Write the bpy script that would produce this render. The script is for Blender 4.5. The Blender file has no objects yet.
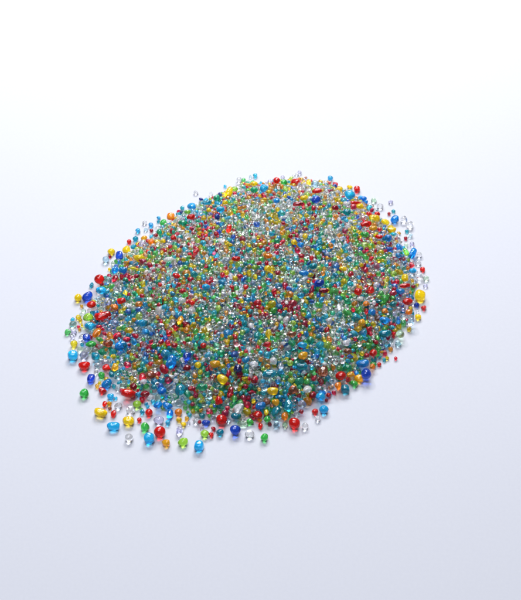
import bpy, bmesh, math, random
import numpy as np
from mathutils import Vector, Matrix, Euler

random.seed(7)
rng = np.random.default_rng(11)
sc = bpy.context.scene
col = sc.collection

# ------------------------------------------------------------------ camera
EL, DIST, FOV = math.radians(48), 0.52, math.radians(26)
cam_d = bpy.data.cameras.new('camera')
cam = bpy.data.objects.new('camera', cam_d)
col.objects.link(cam)
cam.location = (0, -DIST * math.cos(EL), DIST * math.sin(EL))
cam.rotation_euler = (math.pi / 2 - EL, 0, 0)
cam_d.sensor_fit = 'VERTICAL'
cam_d.angle = FOV
cam_d.clip_start, cam_d.clip_end = 0.01, 50
sc.camera = cam
cam_d.dof.use_dof = True
cam_d.dof.focus_distance = .505
cam_d.dof.aperture_fstop = 22
CP = np.array(cam.location)
R_ = np.array([1.0, 0, 0])
U_ = np.array([0, math.sin(EL), math.cos(EL)])
F_ = np.array([0, math.cos(EL), -math.sin(EL)])
T = math.tan(FOV / 2)


def ray(px, py):
    return F_ + R_ * ((px - 260.5) / 300 * T) + U_ * ((300 - py) / 300 * T)


def at(px, py, z=0.0):
    d = ray(px, py)
    return CP + d * ((z - CP[2]) / d[2])


def project(P):
    q = np.asarray(P) - CP
    f = q @ F_
    return 260.5 + (q @ R_) / f / T * 300, 300 - (q @ U_) / f / T * 300, f


# ------------------------------------------------------------------ glass
COL = {   # colour key: (rgb, transmission, words)
    'clear':   ((.965, .975, .985), 1.0, 'clear'),
    'white':   ((.90, .90, .94), .74, 'milky white'),
    'lilac':   ((.74, .74, .97), .95, 'pale lilac'),
    'paleblue': ((.55, .82, .95), 1.0, 'pale blue'),
    'palegreen': ((.66, .90, .66), 1.0, 'pale green'),
    'red':     ((.82, .006, .028), .76, 'red'),
    'crimson': ((.50, .010, .045), .86, 'dark crimson'),
    'brown':   ((.52, .13, .07), .92, 'reddish brown'),
    'orange':  ((.98, .28, .012), .75, 'orange'),
    'amber':   ((1.0, .48, .015), .75, 'amber'),
    'yellow':  ((1.0, .70, .006), .72, 'yellow'),
    'lime':    ((.50, .86, .08), .85, 'lime green'),
    'green':   ((.07, .66, .09), .82, 'green'),
    'emerald': ((.015, .50, .24), .84, 'emerald green'),
    'teal':    ((.008, .40, .54), .84, 'teal'),
    'cyan':    ((.02, .60, .95), .76, 'bright cyan'),
    'azure':   ((.012, .38, .88), .8, 'azure blue'),
    'cobalt':  ((.02, .13, .72), .88, 'cobalt blue'),
    'navy':    ((.015, .04, .28), .90, 'navy blue'),
}
KEYS = list(COL)


def glass(key, thin=False, unit=False):
    rgb, tr, _ = COL[key]
    if thin:          # small beads are thinner, so the same glass absorbs less
        rgb = [c_ ** .70 for c_ in rgb]
        tr = tr if key in ('clear', 'paleblue', 'palegreen', 'lilac', 'white') else .85
    m = bpy.data.materials.new(key + ('_thin_glass' if thin else '_glass') + ('_single' if unit and thin else ''))
    m.use_nodes = True
    nt = m.node_tree
    b = nt.nodes['Principled BSDF']
    geo = nt.nodes.new('ShaderNodeNewGeometry')
    hsv = nt.nodes.new('ShaderNodeHueSaturation')
    hsv.inputs['Color'].default_value = (*rgb, 1)
    mh = nt.nodes.new('ShaderNodeMapRange')
    mh.inputs['To Min'].default_value, mh.inputs['To Max'].default_value = .492, .508
    mv = nt.nodes.new('ShaderNodeMapRange')
    mv.inputs['To Min'].default_value, mv.inputs['To Max'].default_value = .95, 1.07
    if key in ('clear', 'white'):
        mv.inputs['To Min'].default_value, mv.inputs['To Max'].default_value = .92, 1.02
    nt.links.new(geo.outputs['Random Per Island'], mh.inputs['Value'])
    nt.links.new(geo.outputs['Random Per Island'], mv.inputs['Value'])
    nt.links.new(mh.outputs[0], hsv.inputs['Hue'])
    nt.links.new(mv.outputs[0], hsv.inputs['Value'])
    nt.links.new(hsv.outputs[0], b.inputs['Base Color'])
    b.inputs['Transmission Weight'].default_value = tr
    b.inputs['Roughness'].default_value = (.02 if thin else .02) if key != 'white' else .08
    b.inputs['IOR'].default_value = 1.53
    # slightly pitted, tumbled skin
    tc = nt.nodes.new('ShaderNodeTexCoord')
    nz = nt.nodes.new('ShaderNodeTexNoise')
    nz.inputs['Scale'].default_value = 1700 if thin and not unit else 2.0
    nz.inputs['Detail'].default_value = 2
    bp = nt.nodes.new('ShaderNodeBump')
    bp.inputs['Strength'].default_value = .5
    bp.inputs['Distance'].default_value = .0004
    nt.links.new(tc.outputs['Object'], nz.inputs['Vector'])
    nt.links.new(nz.outputs['Fac'], bp.inputs['Height'])
    nt.links.new(bp.outputs[0], b.inputs['Normal'])
    return m


MAT = {k: glass(k) for k in KEYS}
THIN = {k: glass(k, True) for k in KEYS}
THIN1 = {k: glass(k, True, True) for k in KEYS}

# ------------------------------------------------------------------ bead shapes (unit templates)


def ico(sub):
    bm = bmesh.new()
    bmesh.ops.create_icosphere(bm, subdivisions=sub, radius=1)
    v = np.array([x.co[:] for x in bm.verts])
    f = np.array([[x.index for x in p.verts] for p in bm.faces])
    bm.free()
    return v, f


ICO = {s: ico(s) for s in (1, 2, 3)}


def smooth_noise(v, seed, amp, freq=1.6):
    r = np.random.default_rng(seed)
    out = np.zeros(len(v))
    for _ in range(5):
        k = r.normal(size=3) * freq
        out += np.sin(v @ k + r.uniform(0, 6.28))
    return 1 + amp * out / 2.2


SHAPES = ['round', 'oval', 'barrel', 'bean', 'cube', 'pebble', 'chip', 'drop', 'cone']
SHAPE_WORD = {'round': 'round', 'oval': 'oval', 'barrel': 'barrel-shaped', 'bean': 'bean-shaped', 'cube': 'blocky',
              'pebble': 'pebble-shaped', 'chip': 'angular', 'drop': 'tapered', 'cone': 'tapered'}


def template(shape, var, sub):
    v, f = ICO[sub]
    v = v.copy()
    sd = hash((SHAPES.index(shape), var)) % 9999

    def sup(p):
        n = (np.abs(v) ** p).sum(1) ** (1 / p)
        return v / n[:, None]
    if shape == 'round':
        v *= smooth_noise(v, sd, .06)[:, None]
    elif shape == 'oval':
        v *= smooth_noise(v, sd, .09)[:, None]
    elif shape == 'barrel':
        rr = np.hypot(v[:, 1], v[:, 2])
        n = (np.abs(v[:, 0]) ** 3.4 + rr ** 3.4) ** (1 / 3.4)
        v = v / n[:, None]
        v[:, 1:] *= (1 - .12 * v[:, 0:1] ** 2)
        v *= smooth_noise(v, sd, .10, 1.9)[:, None]
    elif shape == 'bean':
        v *= smooth_noise(v, sd, .05)[:, None]
        v[:, 1] += .45 * v[:, 0] ** 2 - .2
        v[:, 1] *= .85
    elif shape == 'cube':
        v = sup(3.1)
        v *= smooth_noise(v, sd, .10, 1.9)[:, None]
    elif shape == 'pebble':
        v *= smooth_noise(v, sd, .15)[:, None]
    elif shape == 'chip':
        r = np.random.default_rng(sd)
        for _ in range(9):
            n = r.normal(size=3)
            n /= np.linalg.norm(n)
            c = r.uniform(.45, .72)
            e = v @ n - c
            v -= np.where(e > 0, e * .94, 0)[:, None] * n
    elif shape in ('drop', 'cone'):
        v[:, 1:] *= (1 - .38 * v[:, 0:1])
        v *= smooth_noise(v, sd, .07)[:, None]
    v -= (v.max(0) + v.min(0)) / 2
    v /= (v.max(0) - v.min(0)) / 2
    return v, f


# ------------------------------------------------------------------ the beads read off the photograph
# x y width height colour shape rotation(deg, counter-clockwise)
H = '''
72.7 355.5 11 10 cyan barrel 0
84 355 9 8 lilac pebble 0
95.7 356.7 9 8 teal cube 0
84.4 366 13 9 red bean 10
91 378.5 8 10 cobalt cube -10
84.4 393 10 9 green pebble -15
106.8 383.8 9 11 azure oval 60
106.6 367.6 9 7 red pebble 0
115.3 367 7 8 amber bean 80
101.5 375 7 7 green pebble 0
102 391 9 6.5 red bean -30
110.6 396.5 7 7 cyan barrel 0
111.8 374.6 6 6 teal cube 0
117.6 376 8 8 clear pebble 0
97 366 6 6 clear pebble 0
87.6 350 9 7 clear oval 10
100.7 412.8 15 9 yellow barrel -20
104.8 404 5 6 red pebble 80
109.4 403.6 5 5 amber pebble 0
110 408.4 4 4 brown pebble 0
113.4 413.6 6 7 red pebble 80
113.4 426 14 9 cyan barrel -4
128.4 421 13 9 yellow barrel 0
139.4 419.8 5 5.5 red round 0
129 437.6 8.5 9 clear round 0
128 393.5 16 9 red barrel -10
118 405.4 8 7 clear pebble 30
130.7 410 9 8 clear pebble 0
149 412.5 8 8.5 red round 0
145 426.7 9 9 green pebble 20
149 438 11 11 cyan cube 0
159.7 431.6 13 12 red round 0
165.7 442.8 9 8 amber drop 160
158 405 10 6.5 azure oval 20
167 406 11 7 azure bean -25
169.7 414.5 7 10 azure barrel 80
178.4 412 8 8 orange pebble 0
179 419.8 6 5 yellow pebble 0
179.5 431 7 9 lilac barrel 85
183 442 11 8.5 lime oval 20
137 404 9 8 lime pebble 0
158.8 420 11 9 lilac pebble 0
221.5 419.8 12 12 red round 0
204.8 433.6 9 8 lime round 0
213.4 429 5 5 crimson pebble 0
211.3 435 5 6 red pebble 0
220 432.4 8 7 teal pebble 0
235.3 430 11 11 cobalt oval -35
199 445.7 10 11 cyan cube -10
206 422.6 9 6 cobalt pebble 0
199.6 422 4 5 crimson pebble 0
183.5 424.4 6 5 yellow pebble 0
196 421 7 6 clear pebble 0
236 416 11 8 teal pebble 0
249.6 434 10 8 clear round 0
264.3 437.3 8.5 8 green oval 25
257.6 415.5 10 9 red pebble 0
260.5 426 5 6 red pebble 90
269.7 424 4.5 4 crimson pebble 0
266.3 412 5 6 yellow pebble 90
237.5 409 10 13 white chip 60
272.6 390.8 11 8 yellow barrel -10
276 402.3 8 7 amber bean 20
242.7 423.4 12 6 palegreen barrel 0
250 421.5 8 6 green pebble 0
276.6 424.7 7 7 paleblue pebble 0
267.4 419 7 6 green pebble 0
284.7 416 7 8 orange pebble 80
276 411.5 10 11 teal pebble 70
285 424.7 6 7 palegreen pebble 0
260.5 405.7 12 8 azure pebble 20
288.7 405 9 12 teal barrel 85
294.4 423.2 12.5 12.5 red round 0
305 426 7 7 clear round 0
315 411.7 7 6 red pebble 0
323.9 409.4 10 9 cyan round 0
301.3 411.5 5 5 crimson pebble 0
302 404 9 8 lilac pebble 0
312.6 395.5 8 8 crimson pebble 0
307.4 389.8 8 9 white pebble 60
320.6 396.5 10 8 cyan pebble 0
328.5 395 5 5 red pebble 0
319.5 389.2 9 8 clear pebble 0
293.6 389.8 11 9 brown pebble 0
326.4 400.2 3.5 3.5 crimson round 0
317.8 418.6 6 5.5 clear pebble 0
366 374 12 12 cobalt oval -40
362.6 363.6 14 9 azure barrel 5
373.2 353.2 8 8 red pebble 0
372.4 366.5 6 6 orange pebble 0
379.3 364.2 4.5 4.5 red round 0
345.3 389 9 9 teal cube 0
354.2 383.8 8 7 green pebble 0
359 378.6 10 8 amber pebble -30
351 374.5 9 6 amber pebble 0
340.7 375.7 11 10 red pebble 0
337.9 385.5 7 8 orange pebble 80
322 393 8 7 azure pebble 0
347.6 368 9 8 emerald pebble 0
347.6 351 10 7 brown pebble 0
346 343 8 7 white pebble 0
420 295.8 11 12 yellow cube -15
424 307.3 5 6 red chip -40
416.6 305 6 5 cobalt pebble 0
418 317 6.5 5.5 yellow cube 0
407.4 301.5 11 8 red pebble 15
409 312 8 6 orange pebble 20
411 321.7 7 9 paleblue pebble 80
400.5 291 9 6 azure pebble 0
400 334 9 9 palegreen pebble 0
398 343.5 7 6 paleblue pebble 0
385 333.8 14 8 teal barrel 5
385 320.5 14 9 azure pebble 10
393 304 8 8 teal pebble 0
385 311 8 6 orange pebble 0
422.8 269.3 6 5 red pebble -40
404.8 277.8 7 7 yellow cube 0
404.8 285.7 12 5 red barrel 10
413.4 286.5 5 4 crimson pebble 0
412.8 253.4 7 11 azure barrel 65
406 252 5 8 lime barrel -70
399 247.7 8 8 azure pebble -30
412.8 270.7 8 5.5 cyan pebble 0
388 238 8 8 azure pebble 0
405.6 238.2 4 4 crimson round 0
412 244 5 5 lilac pebble 0
419 254.6 6 6 clear pebble 0
425.5 285.7 5 4 lilac pebble 0
419.5 276 8 6 clear pebble 0
394.5 219.5 9 7.5 azure chip 20
385.3 222.4 9 7 yellow pebble 0
391.7 230 9.5 6.5 yellow barrel 0
374.4 218.4 12 7 yellow barrel 10
369 214.4 6 6 red pebble 0
377.3 213.8 6 4.5 red pebble 0
365.8 224 14 7 red barrel 10
389 213.6 3.5 3.5 crimson round 0
373.8 200 6 5 palegreen pebble 0
390.7 202 5 4 lilac pebble 0
379 236.8 8 5 red pebble 0
373.2 228.2 10 6 amber pebble 10
380 206 7 6 clear pebble 0
403.8 219.5 7 8 clear pebble 0
410 225 7 9 clear pebble 0
363 198.8 8 6 azure pebble 0
364.6 234.5 10 7 green pebble 0
356.9 189 6.5 6.5 red cube 0
340 189.2 6 5.5 yellow pebble 0
349.7 187 6 4 yellow pebble 0
349.7 195 12 10 cyan oval -30
360.7 197.8 7 5.5 cyan pebble 0
365.9 201.8 4.5 4.5 azure pebble 0
315 184 8 8 paleblue pebble 0
334.8 186.3 5 5 cobalt pebble 0
317 191 10 5 red barrel 10
315.8 199.5 12 8 cobalt pebble 20
346.9 212.2 10 8 teal pebble 0
335.3 207.6 8 6 crimson pebble 0
360 206.5 8 6 yellow pebble 0
355.5 203 12 4 red barrel 5
276.7 180.5 7.5 7 red round 0
284 182.3 7 6 green pebble 0
295.5 182.3 9.5 7.5 red cube 0
308.7 182.9 5.5 7 yellow barrel 90
269.6 182.3 5 6 lilac pebble 0
254 184 8 5.5 yellow pebble 0
263.8 188 9 8 cyan pebble 30
254 189.8 8 7 emerald pebble 0
304 197.8 10 6 yellow pebble 15
297.8 204 13 5 crimson barrel 5
276.5 200.7 8 7 azure pebble 30
229 192.3 7.5 11 yellow barrel 70
234.3 188.8 8 5.5 lime pebble 0
216.5 198 7 7 emerald pebble 0
192.3 206.7 8 7 cyan pebble 0
201 199.5 4.5 4 navy pebble 0
206.7 202.6 9 5 teal barrel 10
220.5 209.5 10 9 cyan pebble 40
217 216.5 7 8 cobalt pebble 0
209 210 6 5 yellow pebble 0
225 202.6 6 5 yellow pebble 0
229 228.5 6 9 red barrel 80
247.6 184.8 6 4 amber pebble 0
191.4 206 9 7.5 cyan oval 10
187.4 211.7 7 5 lime pebble 0
170.7 216.3 8 7 orange cube 0
163.8 222.6 8 7 green pebble 0
182.8 222.6 10 6.5 emerald pebble 0
190.8 216.9 9 6 red pebble 20
159.2 231.8 6 7 emerald pebble 0
156 235.3 4 4 crimson pebble 0
151.5 230.5 4 3.5 crimson round 0
151.7 241.6 8 6 orange pebble 0
163.2 241 6 5 yellow pebble 0
173.6 237.6 7 6 red pebble 0
181.6 212.3 4 4 navy pebble 0
111.3 251.5 8 6.5 yellow oval 0
110 256.5 3.5 3.5 crimson round 0
106 259.5 7 7 paleblue round 0
119.4 255.5 8 9 cobalt cube 0
129.2 241.5 5 5 red round 0
135.5 238.8 6 5.5 teal oval 0
126.9 249.8 9 8.5 yellow pebble -20
133.8 246.9 7 5.5 teal pebble 0
142.4 244.6 8 8 lilac pebble 0
115 270 7 8 azure oval 80
122.8 270 9 7 azure pebble 0
99.2 279 10.5 10 red round 0
108.4 280 8 8 paleblue round 0
114.8 278.5 6 8 crimson pebble 80
139 258.4 12 8 yellow bean 0
144 237.7 7 5 amber pebble 20
78.2 297.6 8 8.5 yellow round 0
87.5 296.3 9 11 cobalt oval 60
91.3 304.5 10 8 red oval 10
101.3 290.7 11 9 cyan pebble 20
88 317.2 11 8 lime pebble 20
103 316 18 8 red barrel 18
89.8 326 11 9 cyan pebble 0
114.5 307.4 9 8 orange pebble 0
121.4 301 10 7 red barrel 15
115.7 294.8 10 8 palegreen pebble 0
107.6 301.7 9 8 lilac pebble 0
91.7 285 4 5 teal barrel 70
120.7 345.7 15 10 azure barrel 35
108 343.4 13 9 brown oval 10
97 333 8 11 orange pebble 70
86.7 337.6 8 8 cobalt cube 0
74 332 6 5 lilac round 0
81.5 338 6 7 clear pebble 80
90.7 344 12 7 green pebble 10
171.7 361.5 10 13 azure barrel 75
161.7 390.4 10 8 azure pebble 10
174.4 345.4 8 6 crimson pebble 0
180.5 389.7 10 11 teal pebble 60
183.8 379 9 8 palegreen pebble 40
143.5 381.7 7 6 white pebble 0
133.4 386.4 8 8 crimson pebble 0
144.9 393.8 10 7 crimson pebble 0
187 367.6 8 7 crimson pebble 20
150 375.6 11 9 brown pebble 0
187 356 9 11 cobalt pebble 70
214.9 364.2 11 8 amber bean 0
222.3 379 12 9 yellow barrel -40
198 364.9 6.5 7 yellow round 0
203.4 345.4 7 7 red pebble 0
202 387 12 8 emerald pebble 0
218.9 400.5 8 9 red pebble 0
230.3 392.4 6 12 crimson barrel 78
253.8 364 9 6 white pebble 0
216.9 346.7 9 8 clear pebble 0
254.5 380 8 8 crimson pebble 0
221 353 9 8 emerald pebble 0
238 369 9 9 navy pebble 30
302.3 344.8 12 7 cyan pebble -5
301.7 366.3 13 7 teal barrel -10
269.4 374.3 15 9 teal pebble 15
273.4 361 7 8 white pebble 40
291.6 334 11 7 brown pebble 10
323 371.7 11 12 brown oval 70
303 355.5 13 9 amber oval 30
205.8 286.9 9 8 cyan pebble 0
191.7 303 8 7 red pebble 0
180.3 320.5 7 11 amber oval 75
160 284.9 5 6 red pebble 0
142 323 8 9 cyan pebble 40
150 299.6 7 6 white pebble 0
181.7 300.3 8 7 white pebble -20
176.3 276 9 7 red pebble 0
358 291.5 9 9 red pebble 0
371 290 8 8 red pebble 0
360 298.9 8 6 white oval 10
371.7 311.7 9 8 azure pebble 0
361.6 323 9 9 amber pebble 0
376.4 284.8 7 6 white pebble 0
366.3 303.6 8 6 orange pebble 0
338.7 307 5 8 white oval 90
267.7 256 11 7 orange pebble 0
293.8 242 7 7 yellow pebble 0
303.8 273 12 7 azure pebble 0
319 283 13 9 cobalt pebble 15
267.7 268.4 8 7 yellow pebble 0
313 266 10 8 teal pebble 0
300.7 245 8 6 azure bean 0
323.7 290.7 12 5.5 crimson barrel 0
305 236 6 7 yellow pebble 0
290.7 236 6 5 crimson pebble 0
236 258.7 10 6 red pebble 0
343 269 9 6 yellow pebble 0
'''
HAND = []
for ln in H.strip().splitlines():
    a = ln.split()
    HAND.append((float(a[0]), float(a[1]), float(a[2]), float(a[3]), a[4], a[5], float(a[6])))

# ------------------------------------------------------------------ heap outline and target height
OUT = [(97, 298), (103, 281), (112, 269), (126, 257), (140, 245), (156, 231), (174, 218), (194, 207), (214, 198), (231, 190), (254, 185),
       (280, 181), (310, 182), (336, 187), (354, 195), (371, 208), (388, 224), (400, 239), (410, 255), (416, 272), (418, 290), (412, 310),
       (405, 327), (396, 344), (381, 359), (368, 372), (350, 383), (331, 393), (318, 403), (301, 413), (280, 421), (256, 422),
       (236, 418), (215, 420), (197, 417), (179, 409), (161, 402), (144, 395), (127, 388), (113, 376), (100, 358), (91, 340), (90, 318)]
POLY = np.array([at(x, y)[:2] for x, y in OUT])
G = 0.00025
HALF = 0.092
N = int(2 * HALF / G)
gx = (np.arange(N) + .5) * G - HALF
X, Y = np.meshgrid(gx, gx, indexing='ij')


def poly_field(X, Y):
    d = np.full(X.shape, 9.0)
    ins = np.zeros(X.shape, bool)
    for i in range(len(POLY)):
        a, b = POLY[i], POLY[(i + 1) % len(POLY)]
        e = b - a
        t = np.clip(((X - a[0]) * e[0] + (Y - a[1]) * e[1]) / (e @ e), 0, 1)
        d = np.minimum(d, np.hypot(X - a[0] - t * e[0], Y - a[1] - t * e[1]))
        c = ((a[1] > Y) != (b[1] > Y)) & (X < (b[0] - a[0]) * (Y - a[1]) / (b[1] - a[1] + 1e-12) + a[0])
        ins ^= c
    return d, ins


dist, inside = poly_field(X, Y)
dist = np.where(inside, dist, -dist)
rag = np.zeros(dist.shape)
for wl, amp in ((.021, .0007), (.011, .0007), (.006, .0006), (.0035, .0004)):
    for _ in range(3):
        th_ = rng.uniform(0, 6.28)
        rag += amp * .7 * np.sin((X * math.cos(th_) + Y * math.sin(th_)) * 6.283 / wl + rng.uniform(0, 6.28))
dist = dist + rag + .0022 * np.clip((-X - .010) / .03, 0, 1) * np.clip((.0 - Y) / .03, 0, 1)
inside = dist > 0
# the lower left of the heap has slid and thins out gradually
SLID = np.clip((-X - .010) / .03, 0, 1) * np.clip((.006 - Y) / .03, 0, 1)


def blur(a, n):
    for ax in (0, 1):
        for _ in range(2):
            c = np.cumsum(np.pad(a, [(n + 1, n) if k == ax else (0, 0) for k in (0, 1)], mode='edge'), axis=ax)
            if ax == 0:
                a = (c[2 * n + 1:] - c[:-2 * n - 1]) / (2 * n + 1)
            else:
                a = (c[:, 2 * n + 1:] - c[:, :-2 * n - 1]) / (2 * n + 1)
    return a


HM = 0.0135
hT = np.where(inside, .0022 + HM * (1 - np.exp(-np.maximum(dist, 0) * (.66 - .34 * SLID) / HM)), 0)
hT = np.where(inside, np.minimum(hT, blur(hT, 12) + .0006), 0)

SURF = np.zeros((N, N))     # settled surface


def foot(r):
    n = int(math.ceil(r / G))
    k = np.arange(-n, n + 1) * G
    A, B = np.meshgrid(k, k, indexing='ij')
    q = r * r - A * A - B * B
    m = q > 0
    return n, np.where(m, np.sqrt(np.maximum(q, 0)), -1e3), m


FEET = {}


def get_foot(r):
    k = round(r * 1e5)
    if k not in FEET:
        FEET[k] = foot(k / 1e5)
    return FEET[k]


def settle(x, y, r):
    n, s, m = get_foot(r)
    i, j = int((x + HALF) / G), int((y + HALF) / G)
    w = SURF[i - n:i + n + 1, j - n:j + n + 1]
    return max((w + s)[m].max() if m.any() else r, r)


def deposit(x, y, z, r, flat=1.0):
    n, s, m = get_foot(r)
    i, j = int((x + HALF) / G), int((y + HALF) / G)
    w = SURF[i - n:i + n + 1, j - n:j + n + 1]
    np.maximum(w, np.where(m, z + s * flat, -1), out=w)


MIX = [('clear', 48), ('white', 6.5), ('lilac', 4), ('paleblue', 6), ('palegreen', 6), ('red', 11), ('crimson', 3), ('brown', 1.5), ('orange', 5),  # milky white share raised to stand in for glints
       ('amber', 2.2), ('yellow', 10.5), ('lime', 4.5), ('green', 9), ('emerald', 5), ('teal', 7), ('cyan', 8), ('azure', 7), ('cobalt', 4)]
mk = [k for k, _ in MIX]
mp = np.array([w for _, w in MIX], float)
mp /= mp.sum()
SHP = ['round', 'oval', 'barrel', 'bean', 'cube', 'pebble', 'chip', 'drop']
SHPW = np.array([8, 14, 14, 12, 10, 22, 14, 8], float)
SHPW /= SHPW.sum()

TONE = {'teal': -1, 'emerald': -.9, 'green': -.6, 'azure': -.7, 'navy': -.5, 'cobalt': -.3, 'crimson': -.4, 'brown': -.5, 'yellow': .6, 'orange': .5, 'red': .25,
        'white': .9, 'lime': .3, 'cyan': .2, 'lilac': .5, 'clear': .35}  # darker tints near, brighter tints far: the backlight painted into the mix
WAVE = rng.normal(size=(len(mk), 4, 2)) * 6.283 / .022
WPH = rng.uniform(0, 6.28, size=(len(mk), 4))
TON = np.array([TONE.get(k, 0) for k in mk])


def pick(x, y):
    n_ = np.sin(WAVE[:, :, 0] * x + WAVE[:, :, 1] * y + WPH).sum(1)
    w_ = mp * np.exp(.30 * n_ + TON * np.clip(y / .05, -1, 1) * .7)
    return str(rng.choice(mk, p=w_ / w_.sum()))


ii, jj = np.nonzero(inside)
beads = []      # dicts
fails = 0
while fails < 260 and len(beads) < 16000:
    r = float(np.clip(rng.lognormal(math.log(.00110), .23), .0006, .0018))
    c = rng.integers(0, len(ii), 14)
    best = None
    for q in c:
        i, j = ii[q], jj[q]
        x, y = gx[i] + rng.uniform(-.5, .5) * G, gx[j] + rng.uniform(-.5, .5) * G
        z = settle(x, y, r)
        s = (z + r * .7) - hT[i, j]
        if best is None or s < best[0]:
            best = (s, x, y, z)
    if best[0] > 0.0:
        fails += 1
        continue
    fails = 0
    _, x, y, z = best
    if r > .00145 - .008 * max(y + .02, 0) and rng.random() < .8 * min(max((y + .02) / .03, 0), 1):
        continue            # the coarse grains have rolled to the near side
    deposit(x, y, z, r, .85)
    asp = rng.uniform(.78, 1.32)
    beads.append(dict(p=(x, y, z), r=(r * asp * 1.03, r / math.sqrt(asp) * rng.uniform(.95, 1.12), r * rng.uniform(.82, 1.02)), col=pick(x, y),
                      shape=str(rng.choice(SHP, p=SHPW)), rot=(rng.uniform(-.7, .7), rng.uniform(-.7, .7), rng.uniform(0, 6.28)), hand=False))
print('fill beads', len(beads))

# stray little beads round the foot of the heap
dd, _in = dist, inside
rim = np.nonzero((dist < 0) & (dist > -.0062))
cnt = 0
for _ in range(4000):
    q = rng.integers(0, len(rim[0]))
    i, j = rim[0][q], rim[1][q]
    px_, py_, _f = project((gx[i], gx[j], 0))
    prob = math.exp(dist[i, j] / (.0011 + .0042 * SLID[i, j] - .0005 * (gx[i] > .0 and gx[j] < .0)))
    if rng.random() > prob or cnt > 330:
        continue
    r = float(rng.uniform(.0006, .00115 + .0005 * SLID[i, j]))
    z = settle(gx[i], gx[j], r)
    if z > r + 1e-4:
        continue
    # keep clear of the beads placed by hand
    if any((px_ - h[0]) ** 2 + (py_ - 2 - h[1]) ** 2 < (max(h[2], h[3]) * .5 + r / .0004) ** 2 for h in HAND):
        continue
    deposit(gx[i], gx[j], z, r)
    cnt += 1
    k = str(rng.choice(['clear', 'clear', 'lilac', 'paleblue', 'palegreen', 'red', 'yellow', 'azure', 'green', 'cyan', 'amber', 'teal']))
    beads.append(dict(p=(gx[i], gx[j], z), r=(r * rng.uniform(1, 1.25), r, r), col=k, shape=str(rng.choice(SHP, p=SHPW)),
                      rot=(rng.uniform(-.3, .3), 0, rng.uniform(0, 6.28)), hand=False))

# the beads read off the photograph, farthest first, each settled on what lies beneath it
FP = np.array([b['p'] for b in beads])
FR = np.array([(b['r'][0] * b['r'][1] * b['r'][2]) ** (1 / 3) for b in beads])
order = sorted(range(len(HAND)), key=lambda q: HAND[q][1])
for q in order:
    px, py, w, h, ck, shp, rot = HAND[q]
    lo = at(px, py, 0)
    dep = (lo - CP) @ F_
    mpp = dep * T / 300
    vertical = 45 < abs(rot) < 135
    a, b = (h, w) if vertical else (w, h)
    ra, rb = a * mpp / 2 * (.97 if a < 12 else .92), b * mpp / 2 * .97
    ra_ = ra
    if vertical:
        ra_ = ra * 1.18       # foreshortened length
    gi_, gj_ = int((lo[0] + HALF) / G), int((lo[1] + HALF) / G)
    if dist[gi_, gj_] > .006 and lo[1] > -.03:      # half buried among its neighbours
        ra_, rb = ra_ * .88, rb * .9
    r = min(ra, rb)
    z = r
    x, y = lo[:2]
    for _it in range(6):
        d = at(px, py, z)
        x, y = d[:2]
        z2 = settle(x, y, r)
        g_i, g_j = int((x + HALF) / G), int((y + HALF) / G)
        if inside[g_i, g_j]:
            z2 = min(z2, max(hT[g_i, g_j] + r * .15, r))
        z = z * .4 + z2 * .6
    z = max(z2, r)
    d = at(px, py, z)
    x, y = d[:2]
    deposit(x, y, z, r)
    rr_ = (ra_ * rb * r) ** (1 / 3)
    near_ = np.hypot(np.hypot(FP[:, 0] - x, FP[:, 1] - y), FP[:, 2] - z) < .84 * (rr_ + FR)
    for k_ in np.nonzero(near_)[0]:
        beads[k_]['gone'] = True
    th = math.radians(rot)
    on_table = z < r * 1.05
    beads.append(dict(p=(x, y, z), r=(ra_, rb, r if on_table else rb * .95), col=ck, shape=shp, rot=(0, 0, th) if on_table else (rng.uniform(-.2, .2), rng.uniform(-.2, .2), th),
                      hand=True, table=on_table, key=(px, py)))

# ------------------------------------------------------------------ which beads show, and how large
beads = [b for b in beads if not b.get('gone')]
W_, H_ = 1042, 1200
idb = np.full((H_, W_), -1, int)
proj = [project(b['p']) for b in beads]
for k in sorted(range(len(beads)), key=lambda k: -proj[k][2]):
    u, v, f = proj[k]
    b = beads[k]
    rad = (b['r'][0] * b['r'][1] * b['r'][2]) ** (1 / 3) / f / T * 600
    u, v = u * 2, v * 2
    x0, x1, y0, y1 = int(u - rad), int(u + rad) + 2, int(v - rad), int(v + rad) + 2
    yy, xx = np.mgrid[y0:y1, x0:x1]
    sub = idb[y0:y1, x0:x1]
    sub[(xx - u) ** 2 + (yy - v) ** 2 <= rad * rad] = k
vis = np.bincount(idb[idb >= 0].ravel(), minlength=len(beads))
for k, b in enumerate(beads):
    if vis[k] == 0 and not b['hand'] and rng.random() < .8:
        b['col'] = str(rng.choice(['clear', 'clear', 'paleblue', 'palegreen']))     # hidden grains recoloured clear or pale, so the heap looks brighter
    b['vis'] = int(vis[k])
    b['px'] = proj[k][0]
    b['py'] = proj[k][1]
solo = [k for k, b in enumerate(beads) if b['hand'] and b['vis'] > 12]
rest = sorted((k for k, b in enumerate(beads) if not b['hand']), key=lambda k: -beads[k]['vis'])
while len(solo) < 300:
    solo.append(rest.pop(0))
solo_set = set(solo)
print('hand', sum(b['hand'] for b in beads), 'individuals', len(solo), 'of', len(beads), 'visible', int((vis > 0).sum()))

# ------------------------------------------------------------------ build: the individual beads
MESH = {}


def bead_mesh(shape, var, key, thin):
    kk = (shape, var, key, thin)
    if kk not in MESH:
        v, f = template(shape, var, 3)
        me = bpy.data.meshes.new('glass_bead')
        me.from_pydata(v.tolist(), [], f.tolist())
        me.materials.append((THIN1 if thin else MAT)[key])
        me.polygons.foreach_set('use_smooth', [True] * len(f))
        MESH[kk] = me
    return MESH[kk]


CX, CY = 252, 308


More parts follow.
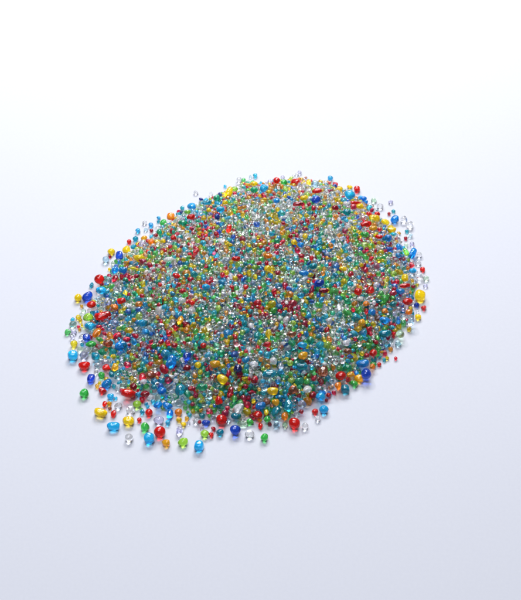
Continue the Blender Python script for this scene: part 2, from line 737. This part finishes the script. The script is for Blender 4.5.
def zone(b):
    u, v = b['px'] - CX, (b['py'] - CY)
    clock = round(math.degrees(math.atan2(u, -v)) / 30) % 12
    clock = 12 if clock == 0 else clock
    i = min(max(int((b['p'][0] + HALF) / G), 0), N - 1)
    j = min(max(int((b['p'][1] + HALF) / G), 0), N - 1)
    d = dist[i, j]
    ring = 0 if d < .0005 else 1 if d < .012 else 2 if d < .032 else 3
    if ring == 3:
        clock = [12, 12, 3, 3, 3, 6, 6, 6, 9, 9, 9, 12, 12][clock]
    return ring, clock


NUM = ['', 'one', 'two', 'three', 'four', 'five', 'six', 'seven', 'eight', 'nine', 'ten', 'eleven', 'twelve']
ORD = ['largest', 'second largest', 'third largest', 'fourth largest', 'fifth largest', 'sixth largest', 'seventh largest', 'eighth largest',
       'ninth largest', 'tenth largest']
cells = {}
for k, b in enumerate(beads):
    if b['vis'] > 0:
        b['zone'] = zone(b)
        b['area'] = math.pi * b['r'][0] * b['r'][1]
        cells.setdefault((b['zone'], b['col']), []).append(k)
for c in cells.values():
    c.sort(key=lambda k: (-beads[k]['vis']))


def label(k):
    b = beads[k]
    ring, clock = b['zone']
    c = cells[(b['zone'], b['col'])]
    rank = c.index(k)
    cw = COL[b['col']][2]
    if len(c) == 1:
        first = 'the only ' + cw
    else:
        first = ORD[rank] + ' ' + cw
    sw = SHAPE_WORD[b['shape']] if b['hand'] else ''
    mid = (first + ' ' + sw).strip() + ' bead'
    if ring == 0:
        # two nearest individuals as landmarks
        near = sorted((q for q in solo if q != k), key=lambda q: (beads[q]['px'] - b['px']) ** 2 + (beads[q]['py'] - b['py']) ** 2)
        n = COL[beads[near[0]]['col']][2]
        return f'{mid} at the heap\'s {NUM[clock]} o\'clock rim beside {n}'
    where = ['', 'on the heap\'s foot', 'on the heap\'s mid slope', 'on the heap\'s crown'][ring]
    return f'{mid} {where}, towards {NUM[clock]} o\'clock'


OVERRIDE = {
    (72.7, 355.5): 'bright cyan barrel bead standing out at the left edge, just above the red bean',
    (84.4, 366.0): 'red bean-shaped bead just below and right of the leftmost cyan barrel',
    (91.0, 378.5): 'dark cobalt blocky bead below the red bean at the left edge',
    (84.4, 393.0): 'lone green pebble bead on bare white, lowest at the far left edge',
    (100.7, 412.8): 'tilted yellow barrel bead lying alone at the lower left corner of the scatter',
    (113.4, 426.0): 'wide bright cyan barrel bead below and between the two loose yellow barrels',
    (128.4, 421.0): 'level yellow barrel bead touching a tiny red bead at its right end',
    (139.4, 419.8): 'tiny red bead touching the right end of the level yellow barrel',
    (129.0, 437.6): 'clear round bead with white core, lying alone below the level yellow barrel',
    (128.0, 393.5): 'longest red barrel bead near the lower left, above the level yellow barrel',
    (149.0, 438.0): 'bright cyan blocky bead touching the big red ball at the bottom left',
    (159.7, 431.6): 'big red ball bead between a cyan block and an amber drop, bottom left',
    (165.7, 442.8): 'amber tapered bead just under the big red ball at the bottom left',
    (145.0, 426.7): 'green pebble bead directly above the bottom left cyan block',
    (149.0, 412.5): 'small red ball bead left of the blue arch of three beads',
    (113.4, 413.6): 'small red bead at the right end of the tilted yellow barrel',
    (183.0, 442.0): 'lime green oval bead at the bottom, left of the lowest cyan bead',
    (199.0, 445.7): 'bright cyan blocky bead, the lowest of all beads in the photo',
    (204.8, 433.6): 'lime green round bead above the lowest cyan bead, touching small red ones',
    (221.5, 419.8): 'large red round bead on the front rim, above and left of the cobalt oval',
    (235.3, 430.0): 'tilted cobalt blue oval bead loose in front, beside the lone clear bead',
    (249.6, 434.0): 'clear round bead loose in front between the cobalt oval and green oval',
    (264.3, 437.3): 'small green oval bead, the lowest loose bead at the front centre',
    (294.4, 423.2): 'large red ball bead loose on bare white at the front, rightmost big one',
    (323.9, 409.4): 'round bright cyan bead at the front right rim beside a small red bead',
    (315.0, 411.7): 'small red bead touching the round cyan bead at the front right rim',
    (237.5, 409.0): "large milky white angular chip standing on the heap's front slope",
    (366.0, 374.0): "large tilted cobalt oval bead on the heap's lower right rim",
    (420.0, 295.8): "large yellow blocky bead at the heap's far right edge",
    (424.0, 307.3): 'small red angular bead under the large yellow block at the far right',
    (418.0, 317.0): 'small yellow blocky bead alone below the far right yellow block',
    (422.8, 269.3): 'small red bead sticking out farthest above the far right yellow block',
    (394.5, 219.5): 'azure blue angular bead at upper right rim beside two clear beads',
    (356.9, 189.0): "red blocky bead standing apart on the heap's upper right rim",
    (276.7, 180.5): "red round bead at the very top of the heap's rim, left of another red",
    (295.5, 182.3): 'red blocky bead at the very top rim, right of a green bead',
    (111.3, 251.5): 'yellow oval bead out on bare white at the upper left, above pale blue',
    (106.0, 259.5): 'pale blue round bead alone at the upper left below the yellow oval',
    (119.4, 255.5): 'cobalt blue blocky bead at the upper left rim, right of the yellow oval',
    (99.2, 279.0): 'large red ball bead at the left rim, upper left of the heap',
    (78.2, 297.6): 'yellow round bead out on the left, touching the upright cobalt oval',
    (87.5, 296.3): 'upright cobalt blue oval bead between the leftmost yellow round bead and a red oval',
    (91.3, 304.5): 'red oval bead just below the upright cobalt oval at the left rim',
    (103.0, 316.0): 'long tilted red barrel bead on the left rim, right of a lime bead',
    (191.4, 206.0): "bright cyan oval bead on the heap's upper left rim above a red one",
    (170.7, 216.3): "orange blocky bead sticking out of the heap's upper left rim",
    (390.7, 202.0): 'tiny pale lilac bead farthest out on bare white at the upper right',
}
labels = {}
for n_, k in enumerate(solo):
    b = beads[k]
    me = bead_mesh(b['shape'], n_ % 7, b['col'], not b['hand'])
    o = bpy.data.objects.new('glass_bead', me)
    col.objects.link(o)
    rx, ry, rz = b['rot']
    o.rotation_euler = (rx, ry, rz)
    o.scale = b['r']
    p = Vector(b['p'])
    Rm = Euler((rx, ry, rz)).to_matrix() @ Matrix.Diagonal(b['r'])
    if b.get('table'):
        z0 = min((Rm @ v.co).z for v in me.vertices)
        p.z = -z0 - 0.00001
    o.location = p
    o['label'] = OVERRIDE.get(b.get('key')) or label(k)
    o['category'] = 'glass bead'
    o['group'] = 'coloured glass beads heaped on the white surface'
    labels.setdefault(o['label'], []).append(k)
print('missing overrides', [q for q in OVERRIDE if q not in [beads[k].get('key') for k in solo]])
for l, ks in labels.items():
    if len(ks) > 1:
        print('DUP', l, len(ks))
    if not 4 <= len(l.split()) <= 16:
        print('LEN', len(l.split()), l)

# ------------------------------------------------------------------ build: the thousands of others, one mesh
VS, FS, MS = [], [], []
off = 0
tmpl = {}
for k, b in enumerate(beads):
    if k in solo_set:
        continue
    sub = 2 if b['vis'] > 0 else 1
    key = (b['shape'], k % 12, sub)
    if key not in tmpl:
        tmpl[key] = template(*key)
    v, f = tmpl[key]
    M = np.array(Euler(b['rot']).to_matrix()) @ np.diag(b['r'])
    w = v @ M.T + np.array(b['p'])
    w[:, 2] += max(0, 2e-5 - w[:, 2].min())
    VS.append(w)
    FS.append(f + off)
    MS.append(np.full(len(f), KEYS.index(b['col'])))
    off += len(v)
V = np.concatenate(VS)
F = np.concatenate(FS)
Mi = np.concatenate(MS)
me = bpy.data.meshes.new('glass_bead_heap')
me.vertices.add(len(V))
me.vertices.foreach_set('co', V.astype(np.float32).ravel())
me.loops.add(F.size)
me.loops.foreach_set('vertex_index', F.astype(np.int32).ravel())
me.polygons.add(len(F))
me.polygons.foreach_set('loop_start', np.arange(0, F.size, 3, dtype=np.int32))
for k in KEYS:
    me.materials.append(THIN[k])
me.polygons.foreach_set('material_index', Mi.astype(np.int32))
me.polygons.foreach_set('use_smooth', np.ones(len(F), bool))
me.update(calc_edges=True)
heap = bpy.data.objects.new('glass_bead_heap', me)
col.objects.link(heap)
heap['kind'] = 'stuff'
heap['label'] = 'wide low heap of small mixed glass beads, clear, green, blue, teal, red and yellow'
heap['category'] = 'glass beads'
print('heap faces', len(F))

# ------------------------------------------------------------------ the white surface (a board that sweeps up far behind)
m = bpy.data.materials.new('white_card')
m.use_nodes = True
nt = m.node_tree
b = nt.nodes['Principled BSDF']
nz = nt.nodes.new('ShaderNodeTexNoise')
nz.inputs['Scale'].default_value = 900
nz.inputs['Detail'].default_value = 3
tc = nt.nodes.new('ShaderNodeTexCoord')
rp = nt.nodes.new('ShaderNodeValToRGB')
rp.color_ramp.elements[0].color = (.40, .412, .452, 1)
rp.color_ramp.elements[1].color = (.425, .437, .477, 1)
nt.links.new(tc.outputs['Object'], nz.inputs['Vector'])
nt.links.new(nz.outputs['Fac'], rp.inputs['Fac'])
nt.links.new(rp.outputs['Color'], b.inputs['Base Color'])
b.inputs['Roughness'].default_value = .85
b.inputs['Specular IOR Level'].default_value = .12
bm = bmesh.new()
prof = [(-.9, 0), (.6, 0)] + [(.6 + .35 * math.sin(t), .35 - .35 * math.cos(t)) for t in np.linspace(.1, math.pi / 2, 14)] + [(.95, .8)]
rows = []
for y, z in prof:
    rows.append([bm.verts.new((x, y, z)) for x in (-1.1, 1.1)])
for a, c in zip(rows, rows[1:]):
    bm.faces.new((a[0], a[1], c[1], c[0])).smooth = True
me = bpy.data.meshes.new('white_surface')
bm.to_mesh(me)
bm.free()
me.materials.append(m)
surf = bpy.data.objects.new('white_surface', me)
col.objects.link(surf)
surf['kind'] = 'structure'
surf['label'] = 'plain bluish white seamless surface under the bead heap'
surf['category'] = 'surface'

# ------------------------------------------------------------------ studio light


def area(name, loc, target, size, power, colour, sy=None):
    l = bpy.data.lights.new(name, 'AREA')
    l.shape = 'RECTANGLE'
    l.size, l.size_y = size, sy or size
    l.energy = power
    l.color = colour
    o = bpy.data.objects.new(name, l)
    col.objects.link(o)
    o.location = loc
    o.rotation_euler = (Vector(target) - Vector(loc)).to_track_quat('-Z', 'Y').to_euler()
    return o


area('softbox', (.08, .50, .54), (0, .04, 0), .32, 6.6, (1.0, .985, .97))
area('overhead_fill', (-.12, -.05, .95), (0, -.02, 0), .6, 7.4, (.88, .91, 1.0))  # added fill to light the front of the card, no known source
area('glint_light', (-.22, .42, .55), (0, .0, 0), .07, 2.0, (1.0, .98, .96))  # small extra light, put in only for sharp glints on the glass
w = bpy.data.worlds.new('World')
sc.world = w
w.use_nodes = True
w.node_tree.nodes['Background'].inputs['Color'].default_value = (.80, .85, 1.0, 1)
w.node_tree.nodes['Background'].inputs['Strength'].default_value = .16

sc.view_settings.view_transform = 'Standard'
sc.view_settings.look = 'None'
sc.view_settings.exposure = .12
sc.view_settings.gamma = 1
c = sc.cycles
c.max_bounces = 64
c.transmission_bounces = 60
c.glossy_bounces = 24
c.diffuse_bounces = 5
c.transparent_max_bounces = 8
c.caustics_refractive = True
c.caustics_reflective = True
c.blur_glossy = .2
c.sample_clamp_indirect = 25
c.filter_width = 1.6
c.use_denoising = True
c.use_adaptive_sampling = False
